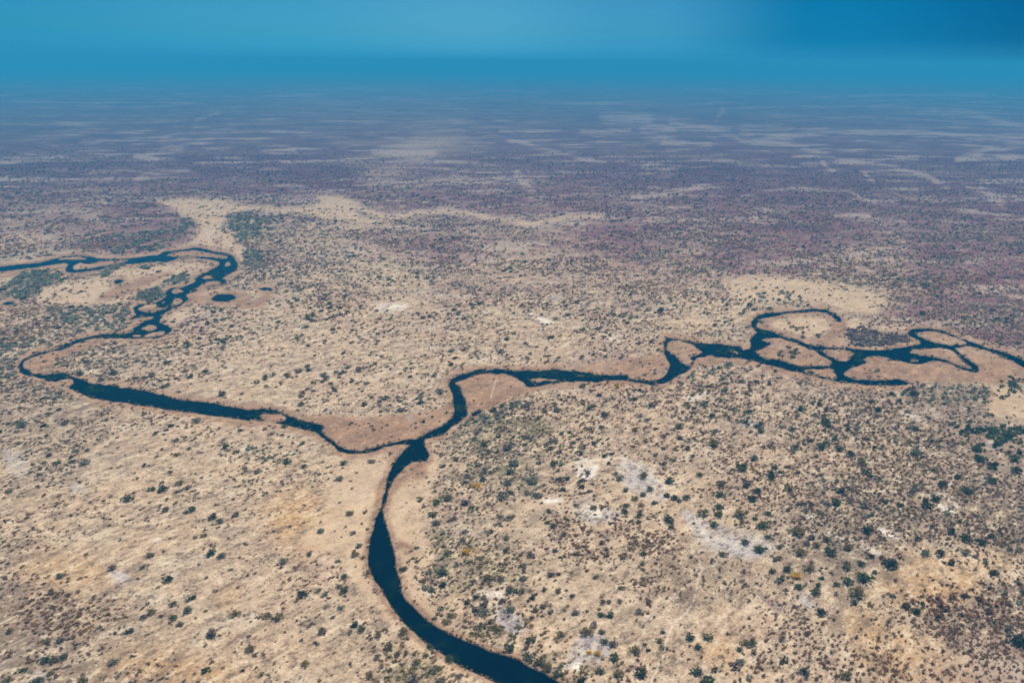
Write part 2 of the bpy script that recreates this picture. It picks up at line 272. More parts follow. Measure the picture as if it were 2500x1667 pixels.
grey = union([area('F', "1600,380 1760,420 1900,520 1700,560 1550,500"), area('F', "1820,130 2050,170 2200,380 2050,420 1900,330"), area('H', "0,430 250,560 650,640 600,760 400,780 150,700"), area('F', "1625,190 1680,180 1700,230 1650,260 1620,230"), area('F', "1540,1330 1620,1250 1800,1260 1800,1420 1600,1440 1500,1500"), area('F', "1020,1040 1150,1080 1280,1190 1220,1270 1080,1200"),
  area('H', "330,590 420,575 520,640 640,700 560,740 400,740 340,650"), area('I', "245,1400 260,1360 320,1365 330,1400 290,1430"), area('I', "180,1520 240,1480 300,1500 300,1560 200,1568"),
  area('E', "170,1035 250,1015 330,1055 290,1080 200,1065"), area('F', "1830,150 2000,150 2080,280 1950,330 1850,220"), area('I', "430,310 520,300 560,350 480,360"), area('I', "700,860 800,850 850,930 740,930"),
  area('D', "780,85 870,80 890,95 800,100"), area('H', "1980,30 2060,20 2080,70 2000,75"), area('H', "750,980 850,1000 920,1100 820,1100"), area('I', "0,60 150,100 200,250 60,250"), area('F', "560,700 600,705 590,740"), area('C', "1230,520 1280,525 1270,545")], 1.4, 8)
gold = union([area('H', "1450,780 1700,770 1880,830 1990,980 1800,1050 1500,1070 1280,1020 1290,930"), area('H', "1040,1120 1200,1095 1300,1140 1500,1250 1700,1350 1900,1400 2250,1500 2250,1700 1300,1700 1200,1400 1100,1250"),
  area('I', "80,850 300,740 500,760 700,860 600,960 400,1000 150,980"), area('I', "1380,1040 1500,960 1540,980 1440,1090"), area('I', "460,1240 580,1200 540,1300"), area('H', "160,1340 350,1300 360,1440 200,1420"),
  area('I', "1650,400 2091,300 2091,700 1900,800 1700,600"), area('F', "850,730 960,720 960,780 870,770"), area('H', "1950,780 2150,780 2100,850 1980,830"), area('E', "2050,780 2300,780 2352,900 2100,950"),
  area('I', "700,1300 1400,1420 1700,1568 600,1568")], 2.5, 28)
olive = union([area('F', "620,600 750,560 950,700 1100,850 1200,900 1000,960 700,1000 600,900 740,760"), area('F', "880,60 1100,40 1300,200 1350,330 1100,330 900,200"), area('F', "850,1250 1000,1230 1100,1330 1000,1340"),
  area('F', "380,1450 620,1400 800,1500 700,1600 400,1600"), area('C', "530,740 660,740 690,800 600,830"), area('E', "1500,760 1900,740 2100,850 2050,1000 1700,900"), area('D', "100,1080 600,1000 900,1150 700,1344 0,1344 0,1150"),
  area('G', "1060,290 1400,270 1500,400 1300,560 1120,520 1050,380"), area('A', "60,480 300,330 600,340 560,400 350,500 250,590 140,590"), area('B', "820,520 1150,410 1180,430 1090,500 1000,540")], 2, 16)

# low-frequency fields read at points of the photo
def field(s):
    a = np.array([[float(t) for t in p.split(',')] for p in s.split()])
    u, v = unroll(a[:, 0] / .9408, a[:, 1] / .9408)
    j = slice(0, NV, 4); i = slice(0, NU, 4)
    xx, yy = UU[j, i], VV[j, i]
    num = 0; den = 0
    for k in range(len(a)):
        q = 1 / (((xx - u[k]) ** 2 + ((yy - v[k]) * 1.5) ** 2) / 1e4 + .15) ** 2
        num = num + q * a[k, 2]; den = den + q
    f = num / den
    yi = np.minimum(np.arange(NV) // 4, f.shape[0] - 1); xi = np.minimum(np.arange(NU) // 4, f.shape[1] - 1)
    y1 = np.minimum(yi + 1, f.shape[0] - 1); x1 = np.minimum(xi + 1, f.shape[1] - 1)
    ty = (np.arange(NV) % 4 / 4)[:, None]; tx = (np.arange(NU) % 4 / 4)[None]
    return (f[yi][:, xi] * (1 - ty) + f[y1][:, xi] * ty) * (1 - tx) + (f[yi][:, x1] * (1 - ty) + f[y1][:, x1] * ty) * tx
wood = field("1200,230,.75 2200,300,.95 1900,450,1 1600,420,1 1300,380,.75 900,300,.55 950,360,.35 300,300,.75 100,350,.85 700,420,.9 400,420,.85 200,500,.55 300,520,.7 1000,560,.6 1150,470,.75 1450,540,.75 1250,540,.5 1700,570,.9 1850,520,.9 2200,600,.85 2200,500,.95 1200,620,.4 900,640,.25 1400,650,.5 1700,640,.35 2250,750,.85 2150,680,.8 2000,640,.6 650,760,.15 600,850,.15 900,780,.15 1200,760,.2 1500,780,.25 1650,720,.35 300,1100,.16 600,1050,.25 300,1200,.2 450,1300,.18 200,1480,.75 600,1400,.35 450,1450,.4 800,1200,.05 1100,1100,.5 1050,1300,.4 1400,1000,.3 1700,950,.4 1500,1180,.15 1700,1150,.4 2000,1050,.5 2200,1000,.85 2000,1200,.8 2300,1200,.95 2200,1320,.1 1600,1330,.75 1480,1240,.5 1750,1260,.6 1950,1260,.95 2200,1450,.95 2000,1400,.55 2080,1500,.45 1400,1400,.2 1700,1450,.12 2100,1480,.35 2300,1400,.95 1900,1500,.25 1300,1520,.25 900,1520,.3 80,950,.7 60,800,.6 200,720,.5 700,620,.4 550,560,.6 750,560,.4 100,600,.4 100,1080,.5 2300,1500,.8 50,1500,.95")
purple = field("1200,230,.9 2200,250,1 1900,450,1 1600,420,.95 1300,400,.85 1000,420,.8 900,300,.75 950,350,.45 300,300,.85 100,350,.85 700,420,.95 400,430,.8 200,500,.55 300,540,.7 750,560,.35 600,580,.35 1000,560,.55 900,520,.5 1150,470,.65 1450,540,.75 1250,540,.5 1700,570,.85 1850,520,.95 2200,600,.8 1150,620,.35 900,640,.15 1400,640,.35 1600,620,.45 2250,720,.75 2150,680,.65 2000,640,.35 700,750,.05 1200,760,.08 1600,740,.1 100,600,.3 100,780,.2 2300,900,.3 1000,1000,0 300,1100,.05 2000,1100,.1 1500,1300,0 2200,1400,.15 300,1500,.1 2340,1540,.35 700,620,.25 1900,700,.2")
bushf = field("1200,300,.3 2200,400,.3 300,400,.3 200,700,.5 60,900,.6 600,850,.5 900,760,.35 1200,740,.3 1500,700,.3 1700,640,.5 2200,650,.5 1900,600,.3 800,900,.4 500,1050,.25 300,1200,.03 200,1400,.05 600,1300,.05 800,1200,.1 700,1500,.15 1100,1050,.7 1050,1200,.55 1050,1350,.6 1250,1100,.5 1300,1300,.25 1500,1120,.3 1700,1050,.75 1900,950,.85 2200,950,.95 2000,1150,.9 2300,1150,.95 1800,1250,.6 2000,1300,.7 2200,1330,.08 2300,1400,.6 1500,1350,.2 1600,1450,.15 1800,1450,.1 2100,1450,.2 2000,1550,.2 1300,1500,.4 1500,1540,.3 950,1500,.25 500,700,.5 700,620,.4")
patch = vnoise(GX, GY, 55, 11, 3)
open_ = np.maximum.reduce([sedge, sand * .92, pan, grey, paths, fw * .9])
density = wood * (1 - .95 * open_) * np.where(gold > .5, .6, 1)

def grid_lookup(arr, x, y):
    u, v = picture(x, y)
    i = np.clip(np.searchsorted(us, u), 0, NU - 1); j = np.clip(np.searchsorted(vs, v), 0, NV - 1)
    return arr[j, i]

# ------------------------------------------------------------------ mesh helpers
def mesh_from(name, verts, tris=None, quads=None, smooth=False):
    me = bpy.data.meshes.new(name)
    faces = tris if tris is not None else quads
    k = faces.shape[1]
    me.vertices.add(len(verts)); me.vertices.foreach_set('co', np.ascontiguousarray(verts, np.float32).ravel())
    me.loops.add(faces.size); me.loops.foreach_set('vertex_index', np.ascontiguousarray(faces, np.int32).ravel())
    me.polygons.add(len(faces))
    me.polygons.foreach_set('loop_start', np.arange(0, faces.size, k, dtype=np.int32))
    me.polygons.foreach_set('loop_total', np.full(len(faces), k, np.int32))
    me.update(calc_edges=True)
    if smooth: me.polygons.foreach_set('use_smooth', np.ones(len(faces), bool))
    return me
def link(name, me, mat, parent=None, **props):
    o = bpy.data.objects.new(name, me); C.objects.link(o)
    if mat and not me.materials: me.materials.append(mat)
    if parent: o.parent = parent
    for k, v in props.items(): o[k] = v
    return o

class NT:
    """small helper for node materials"""
    def __init__(s, name):
        s.m = bpy.data.materials.new(name); s.m.use_nodes = True
        s.t = s.m.node_tree; s.b = s.t.nodes['Principled BSDF']; s.o = s.t.nodes['Material Output']
    def n(s, typ, **kw):
        x = s.t.nodes.new(typ)
        for k, v in kw.items(): setattr(x, k, v)
        return x
    def set(s, inp, v):
        if hasattr(v, 'links'): s.t.links.new(v, inp)
        elif isinstance(v, (tuple, list)) and len(v) == 3 and inp.type == 'RGBA': inp.default_value = (*v, 1)
        else: inp.default_value = v
    def math(s, op, a, b=0.0, clamp=False):
        x = s.n('ShaderNodeMath', operation=op, use_clamp=clamp); s.set(x.inputs[0], a); s.set(x.inputs[1], b); return x.outputs[0]
    def mix(s, f, a, b, mode='MIX'):
        x = s.n('ShaderNodeMix', data_type='RGBA', blend_type=mode); s.set(x.inputs[0], f); s.set(x.inputs[6], a); s.set(x.inputs[7], b); return x.outputs[2]
    def ramp(s, v, lo, hi, a=0.0, b=1.0):
        x = s.n('ShaderNodeMapRange', interpolation_type='SMOOTHSTEP'); s.set(x.inputs[0], v)
        for i, q in enumerate((lo, hi, a, b)): s.set(x.inputs[i + 1], q)
        return x.outputs[0]
    def attr(s, name): return s.n('ShaderNodeAttribute', attribute_name=name).outputs['Fac']
    def attrc(s, name): return s.n('ShaderNodeAttribute', attribute_name=name).outputs['Color']
    def pos(s): return s.n('ShaderNodeTexCoord').outputs['Object']
    def mapping(s, v, rot=0.0, scale=(1, 1, 1)):
        x = s.n('ShaderNodeMapping', vector_type='TEXTURE'); s.set(x.inputs[0], v)
        x.inputs['Rotation'].default_value = (0, 0, rot); x.inputs['Scale'].default_value = scale; return x.outputs[0]
    def noise(s, v, scale, detail=3, rough=.55, dist=0.0):
        x = s.n('ShaderNodeTexNoise'); s.set(x.inputs['Vector'], v); x.inputs['Scale'].default_value = scale
        x.inputs['Detail'].default_value = detail; x.inputs['Roughness'].default_value = rough; x.inputs['Distortion'].default_value = dist
        return x.outputs[0]

# ------------------------------------------------------------------ ground
g = NT('dry_floodplain')
pos = g.pos()
streak = g.mapping(pos, R(50), (1.7, 1, 1))            # grass lies along one direction
streak2 = g.mapping(pos, R(58), (1.8, 1, 1))
nk = g.noise(streak, .11, 2, .5)
nq = g.noise(pos, .02, 5, .7)
nf = g.noise(streak, .30, 3, .6)
nfine = g.noise(streak, .75, 2, .6)
nm = g.noise(streak2, .055, 4, .6)
nb = g.noise(pos, .012, 4, .6)
nL = g.noise(pos, .0026, 5, .62)
nX = g.noise(g.mapping(pos, R(8), (2.2, 1, 1)), .0030, 6, .68)
nXX = g.noise(g.mapping(pos, R(6), (1.6, 1, 1)), .00075, 7, .72)
far2 = g.attr('far2')
nX = g.math('ADD', g.math('MULTIPLY', nX, g.math('SUBTRACT', 1.0, far2)), g.math('MULTIPLY', nXX, far2))
aw, asd, asa, apn, agr, agd, aol = [g.attr(k) for k in ('wood', 'sedge', 'sand', 'pan', 'grey', 'gold', 'olive')]
afw, afar, awet = g.attr('clearing'), g.attr('far'), g.attr('wet')
col = g.mix(g.ramp(nb, .35, .65), (.50, .345, .215), (.40, .285, .19))
col = g.mix(g.ramp(nL, .42, .62, 0, .5), col, (.45, .325, .215))
col = g.mix(g.math('MULTIPLY', g.math('MULTIPLY', aw, aw), .8), col, (.25, .175, .118))
col = g.mix(g.ramp(nq, .50, .62, 0, .55), col, (.36, .235, .15))
col = g.mix(g.ramp(nq, .46, .34, 0, .5), col, (.56, .45, .33))
col = g.mix(g.math('MULTIPLY', agd, g.ramp(nm, .35, .58, .35, 1)), col, (.46, .275, .125))
col = g.mix(g.math('MULTIPLY', aol, g.ramp(nq, .40, .58, .15, .9)), col, (.19, .155, .075))
col = g.mix(g.math('MULTIPLY', asa, .75), col, g.mix(g.ramp(nm, .3, .7), (.56, .395, .25), (.475, .325, .20)))
# scrub litter, twigs and low woodland floor
wcol = g.mix(g.ramp(nb, .35, .65), (.15, .10, .072), (.20, .145, .105))
thr = g.math('SUBTRACT', .60, g.math('MULTIPLY', aw, .16))
sc = g.math('ADD', g.math('MULTIPLY', nf, .5), g.math('MULTIPLY', nm, .5))
wf = g.ramp(g.math('SUBTRACT', sc, thr), -.03, .05)
wf = g.math('MULTIPLY', wf, g.math('SUBTRACT', 1.0, g.math('MULTIPLY', g.math('MAXIMUM', asd, asa), .8)))
col = g.mix(g.math('MULTIPLY', wf, .62), col, wcol)
# far woodland with ragged pale clearings
# sedge: russet, combed by wind
scol = g.mix(g.ramp(nm, .38, .62), (.345, .195, .11), (.245, .135, .08))
scol = g.mix(g.ramp(nfine, .45, .75, 0, .35), scol, (.26, .15, .11))
scol = g.mix(g.ramp(nb, .5, .72, 0, .6), scol, (.46, .32, .21))
col = g.mix(asd, col, scol)
col = g.mix(g.math('MULTIPLY', agr, g.ramp(nq, .38, .55, .35, .95)), col, (.42, .365, .335))
col = g.mix(g.math('MULTIPLY', g.attr('ash'), g.ramp(nq, .38, .52, .5, .95)), col, (.235, .195, .195))
col = g.mix(g.math('MULTIPLY', apn, g.ramp(nq, .36, .54, .25, 1)), col, (.74, .66, .56))
col = g.mix(g.math('MULTIPLY', g.attr('paths'), .75), col, (.62, .52, .41))
# tufts: many tiny light and dark grains
calm = g.math('SUBTRACT', 1.0, g.math('MULTIPLY', g.math('MAXIMUM', asd, asa), .62))
lum = g.math('ADD', g.math('ADD', g.math('MULTIPLY', nk, .8), g.math('MULTIPLY', nf, 1.0)), g.math('MULTIPLY', nfine, .7))   # mean 1.25
dk = g.math('MULTIPLY', g.ramp(lum, 1.24, 1.04, 0, 1), calm)
lt = g.math('MULTIPLY', g.ramp(lum, 1.28, 1.46, 0, 1), calm)
col = g.mix(g.math('MULTIPLY', dk, .92), col, (.165, .115, .078))
col = g.mix(g.math('MULTIPLY', lt, .60), col, (.70, .555, .37))
# leafless woodland: a dark sheet with ragged pale glades in it
shut = g.math('SUBTRACT', 1.0, g.math('MAXIMUM', g.math('MULTIPLY', asa, .95), asd))
apu = g.attr('purple')
sheet = g.math('MULTIPLY', g.ramp(g.math('ADD', apu, g.math('MULTIPLY', g.math('SUBTRACT', nX, .5), 1.3)), .12, .78), shut)
grain = g.math('ADD', g.math('MULTIPLY', nq, .5), g.math('MULTIPLY', nm, .5))
sheet = g.math('MULTIPLY', sheet, g.ramp(grain, .40, .56, g.math('ADD', .38, g.math('MULTIPLY', afar, .5)), .97))
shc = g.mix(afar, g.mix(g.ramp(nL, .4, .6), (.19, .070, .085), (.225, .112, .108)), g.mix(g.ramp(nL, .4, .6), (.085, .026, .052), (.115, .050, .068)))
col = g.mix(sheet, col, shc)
nG = g.noise(g.mapping(pos, R(5), (1.9, 1, 1)), .0085, 6, .72)
nG = g.math('ADD', g.math('MULTIPLY', nG, g.math('SUBTRACT', 1.0, far2)), g.math('MULTIPLY', g.noise(g.mapping(pos, R(5), (1.4, 1, 1)), .0026, 7, .75), far2))
gl = g.math('ADD', g.math('MULTIPLY', nG, .62), g.math('MULTIPLY', nX, .38))
gl = g.math('ADD', gl, g.math('MULTIPLY', afw, .062))
glade = g.math('MULTIPLY', g.math('MULTIPLY', g.ramp(gl, .505, .59), g.ramp(apu, .1, .4)), shut)
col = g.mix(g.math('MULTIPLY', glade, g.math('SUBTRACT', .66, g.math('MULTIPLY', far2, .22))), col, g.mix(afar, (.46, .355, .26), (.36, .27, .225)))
col = g.mix(awet, col, (.075, .06, .04))
g.set(g.b.inputs['Base Color'], col); g.b.inputs['Roughness'].default_value = .95
g.b.inputs['Specular IOR Level'].default_value = .1
bmp = g.n('ShaderNodeBump'); bmp.inputs['Strength'].default_value = .8; bmp.inputs['Distance'].default_value = 2.2
g.set(bmp.inputs['Height'], g.math('ADD', g.math('MULTIPLY', nf, 1.0), g.math('MULTIPLY', nfine, .5)))
g.set(g.b.inputs['Normal'], bmp.outputs[0])

idx = np.arange(NV * NU).reshape(NV, NU)
quads = np.stack([idx[1:, :-1], idx[1:, 1:], idx[:-1, 1:], idx[:-1, :-1]], -1).reshape(-1, 4)
me = mesh_from('ground', np.stack([GX, GY, GZ], -1).reshape(-1, 3), quads=quads, smooth=True)
def addattr(me, name, arr):
    a = me.attributes.new(name, 'FLOAT', 'POINT'); a.data.foreach_set('value', np.ascontiguousarray(arr, np.float32).ravel())
far2 = np.clip((DIST - 4000) / 4000, 0, 1)
wet = soft(dWn - 1.6, 2.0) * .85
for nm_, ar in dict(wood=wood, sedge=sedge, sand=sand, pan=pan, grey=grey, ash=ash, gold=gold, olive=olive, clearing=fw, far=far, purple=purple, far2=far2, wet=wet, paths=paths).items():
    addattr(me, nm_, ar)
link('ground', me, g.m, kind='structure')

pv = np.array([[-9000, -1400, -2.2], [9000, -1400, -2.2], [9000, 3000, -2.2], [-9000, 3000, -2.2]], float)
link('plain', mesh_from('plain', pv, quads=np.array([[0, 1, 2, 3]])), g.m, kind='structure')   # the plain on, beside and behind the plane

# ------------------------------------------------------------------ water: one sheet at the river's level, under the plain
wm = NT('river_water')
wp = wm.pos()
wc = wm.mix(wm.ramp(wm.noise(wp, .03, 3), .4, .65), (.0003, .002, .008), (.0006, .004, .013))
wc = wm.mix(wm.ramp(wm.noise(wp, .07, 4, .65), .54, .66, 0, .75), wc, (.006, .014, .009))
wm.set(wm.b.inputs['Base Color'], wc); wm.b.inputs['Roughness'].default_value = .12; wm.b.inputs['IOR'].default_value = 1.2; wm.b.inputs['Specular IOR Level'].default_value = .05
wb = wm.n('ShaderNodeBump'); wb.inputs['Strength'].default_value = .12; wb.inputs['Distance'].default_value = .3
wm.set(wb.inputs['Height'], wm.noise(wm.mapping(wp, R(20), (1, 3, 1)), .5, 3)); wm.set(wm.b.inputs['Normal'], wb.outputs[0])
wv = np.array([[-190, 200, -.3], [190, 200, -.3], [3200, 3400, -.3], [-3200, 3400, -.3]], float)
link('river_water', mesh_from('river_water', wv, quads=np.array([[0, 1, 2, 3]])), wm.m, kind='structure')

# ------------------------------------------------------------------ foliage clumps
def clump(n, size, flat=.8, seed=0, hollow=.3):
    """n leaf sprays (triangles) through a domed crown of radius 1"""
    r = np.random.default_rng(seed)
    d = r.normal(size=(n, 3)); d /= np.linalg.norm(d, axis=1)[:, None]
    rad = hollow + (1 - hollow) * r.random(n) ** .45
    c = d * rad[:, None]; c[:, 2] = c[:, 2] * flat * .62 + flat * .62
    lob = 1 + .28 * np.sin(3 * np.arctan2(d[:, 1], d[:, 0]) + seed) + .15 * np.sin(5 * np.arctan2(d[:, 1], d[:, 0]) + 2 * seed)
    c[:, :2] *= lob[:, None]
    a = r.normal(size=(n, 3)); a /= np.linalg.norm(a, axis=1)[:, None]
    b = np.cross(a, r.normal(size=(n, 3))); b /= np.linalg.norm(b, axis=1)[:, None]
    s = size * (.6 + .8 * r.random(n))[:, None]
    v = np.stack([c + a * s, c - a * s * .5 + b * s * .87, c - a * s * .5 - b * s * .87], 1)
    v[..., 2] = np.maximum(v[..., 2], .02)
    return v                                            # n,3,3
def leafmat(name):
    t = NT(name)
    c = t.attrc('tint')
    c = t.mix(t.ramp(t.noise(t.pos(), .9, 2), .35, .7, 0, .35), c, t.mix(1.0, c, (1.7, 1.5, 1.25), 'MULTIPLY'))
    t.set(t.b.inputs['Base Color'], c); t.b.inputs['Roughness'].default_value = .9; t.b.inputs['Specular IOR Level'].default_value = .08
    tr = t.n('ShaderNodeBsdfTranslucent'); t.set(tr.inputs[0], c); ms = t.n('ShaderNodeMixShader'); ms.inputs[0].default_value = .38
    t.t.links.new(t.b.outputs[0], ms.inputs[1]); t.t.links.new(tr.outputs[0], ms.inputs[2]); t.t.links.new(ms.outputs[0], t.o.inputs[0])
    return t.m
scrub_mat = leafmat('scrub_foliage')
def plants(x, y, r, h, tint, variants):
    n = len(x); k = variants[0].shape[0]
    V = np.stack(variants); base = V[rng.integers(0, len(variants), n)]     # n,k,3,3
    a = rng.random(n) * 6.283; ca, sa = np.cos(a)[:, None, None], np.sin(a)[:, None, None]
    bx, by, bz = base[..., 0], base[..., 1], base[..., 2]
    X = (bx * ca - by * sa) * r[:, None, None]; Y = (bx * sa + by * ca) * r[:, None, None]
    st = .45                                            # crowns lean out along the wind
    c5, s5 = math.cos(R(50)), math.sin(R(50))
    al = X * c5 + Y * s5
    X = X + al * c5 * st + x[:, None, None]; Y = Y + al * s5 * st + y[:, None, None]
    v = np.stack([X, Y, bz * h[:, None, None]], -1).reshape(-1, 3)
    cc = np.ones((n, k * 3, 4), np.float32); cc[..., :3] = tint[:, None, :] * (.75 + .5 * np.repeat(rng.random((n, k, 1)), 3, 1))
    return v, cc.reshape(-1, 4)
def mass(name, groups, **props):
    """one mesh of many plants (stuff)"""
    vc = [plants(*q) for q in groups if len(q[0])]
    v = np.concatenate([q[0] for q in vc]); cc = np.concatenate([q[1] for q in vc])
    me = mesh_from(name, v, tris=np.arange(len(v)).reshape(-1, 3))
    me.color_attributes.new('tint', 'FLOAT_COLOR', 'POINT').data.foreach_set('color', cc.ravel())
    print(name, sum(len(q[0]) for q in groups), len(v) // 3)
    return link(name, me, scrub_mat, **props)
def sample(n, d0=330, d1=6500, knee=900., fall=1.3):
    """points on the plain: even per area up to the knee, then thinning out with distance"""
    A = (knee ** 2 - d0 ** 2) / 2; e_ = 2 - fall; B = knee ** fall * (d1 ** e_ - knee ** e_) / e_
    q = rng.random(n) * (A + B)
    y = np.where(q < A, np.sqrt(d0 ** 2 + 2 * np.minimum(q, A)), (np.maximum(q - A, 0) * e_ / knee ** fall + knee ** e_) ** (1 / e_))
    return (rng.random(n) * 2 - 1) * (y * .80 + 160), y
def by_distance(x, y, r, h, t, levels):
    out = []
    for lo, hi, V in levels:
        k = (y >= lo) & (y < hi); out.append((x[k], y[k], r[k], h[k], t[k], V))
    return out
V6 = [clump(6, .95, .8, s + 60, 0) for s in range(8)]
GREENS = dict(n=(.25, .145, .085), g=(.098, .115, .052), o=(.235, .185, .085), y=(.62, .40, .03), b=(.215, .21, .150), p=(.20, .145, .125), d=(.064, .066, .038))
V14 = [clump(14, .62, .8, s, .1) for s in range(8)]
V8 = [clump(8, .85, .8, s + 20, 0) for s in range(8)]
V26 = [clump(30, .46, .9, s + 40, .15) for s in range(8)]
water_near = lambda x, y: grid_lookup(dWn, x, y)
# low brown scrub
x, y = sample(1150000)
dens = grid_lookup(density, x, y); cl = .5 * vnoise(x, y, 24, 5, 3) + .5 * vnoise(x, y, 95, 15, 3)
fade = np.clip((3600 - y) / 2200, 0, 1) ** 1.3
keep = (rng.random(len(x)) < np.clip((dens * 1.15 + .03) * np.clip((cl - .385) * 7, .16, 1.35), 0, 1) * fade) & (water_near(x, y) > 4)
x, y = x[keep], y[keep]; m = len(x)
grow = np.maximum(y / 900, .75) ** .55
r = (.42 + 1.0 * rng.random(m) ** 2.8) * grow
t1 = np.clip((vnoise(x, y, 90, 8, 2) - .35) * 3, 0, 1)[:, None]; t2 = rng.random((m, 1)) * .6
tint = (np.array([.25, .155, .098]) * (1 - t1) + np.array([.22, .19, .145]) * t1) * (1 - t2) + np.array([.20, .120, .098]) * t2
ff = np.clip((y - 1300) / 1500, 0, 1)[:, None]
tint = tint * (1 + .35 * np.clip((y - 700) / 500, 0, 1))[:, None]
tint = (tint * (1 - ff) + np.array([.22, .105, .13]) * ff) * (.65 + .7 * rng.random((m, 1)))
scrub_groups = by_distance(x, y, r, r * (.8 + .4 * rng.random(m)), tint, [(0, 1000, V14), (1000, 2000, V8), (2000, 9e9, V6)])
def in_outline(crop, s, n):
    """n points inside an outline traced in the photo, set down on the plain"""
    p = P(crop, s); lo, hi = p.min(0), p.max(0)
    q = lo + (hi - lo) * rng.random((n * 8, 2)); ins = np.zeros(len(q), bool)
    for k in range(len(p)):
        a, b = p[k], p[(k + 1) % len(p)]
        if a[1] == b[1]: continue
        ins ^= ((a[1] > q[:, 1]) != (b[1] > q[:, 1])) & (q[:, 0] < a[0] + (q[:, 1] - a[1]) / (b[1] - a[1]) * (b[0] - a[0]))
    gx, gy = ground(q[ins, 0], q[ins, 1])
    gx = gx + rng.normal(size=len(gx)) * 11; gy = gy + rng.normal(size=len(gy)) * 11
    cl = .6 * vnoise(gx, gy, 16, 51, 3) + .4 * vnoise(gx, gy, 60, 52, 2)
    ok = (water_near(gx, gy) > 3) & (rng.random(len(gx)) < np.clip((cl - .40) * 5.5, .06, 1))
    return gx[ok][:n], gy[ok][:n]
for crop, s_, n, c in [('F', "1380,480 1750,500 2221,480 2221,950 2000,1000 1650,880 1480,680", 1500, 'n'), ('H', "400,330 900,250 1400,280 1800,350 2221,480 2221,720 1500,740 1200,650 800,600 500,450", 2300, 'n'),
      ('H', "1850,780 2221,740 2221,1500 1700,1300 1450,1150 1450,1040 2050,1000", 1200, 'n'), ('H', "0,0 1500,-60 2221,200 2221,480 1500,330 900,250 400,320 0,300", 2000, 'n'), ('H', "500,1000 580,985 720,1060 840,1160 800,1200 680,1120 560,1060", 160, 'p'),
      ('H', "480,1230 1000,1230 1500,1350 2221,1500 2221,1568 400,1568", 900, 'n'), ('F', "1300,200 1700,280 1780,420 1500,380 1300,340", 260, 'n'), ('F', "600,560 900,620 1250,700 1350,900 1100,960 650,980 600,800", 700, 'o'), ('F', "880,40 1300,60 1400,330 900,350", 500, 'b'),
      ('F', "820,1230 1200,1200 1600,1250 1700,1500 1400,1560 1100,1380", 500, 'o'), ('F', "350,1400 600,1380 820,1480 900,1568 350,1568", 450, 'o'), ('I', "0,950 300,1000 600,1150 900,1150 500,1300 300,1568 0,1568", 700, 'n'), ('I', "1400,0 2091,100 2091,300 1500,200", 450, 'b'),
      ('D', "0,1000 700,900 1500,830 2352,780 2352,1344 0,1344", 1600, 'n'), ('E', "0,560 700,700 1500,800 2352,1000 2352,1411 0,1411", 2600, 'n')]:
    gx, gy = in_outline(crop, s_, int(n * .62)); m = len(gx)
    rr = (.45 + .95 * rng.random(m) ** 2.2) * np.maximum(np.hypot(gx, gy) / 900, .8) ** .5
    tt = np.array(GREENS[c]) * (.55 + .8 * rng.random((m, 1)))
    scrub_groups.append((gx, gy, rr, rr * .9, tt, V14))
mass('low_scrub', scrub_groups, kind='stuff')

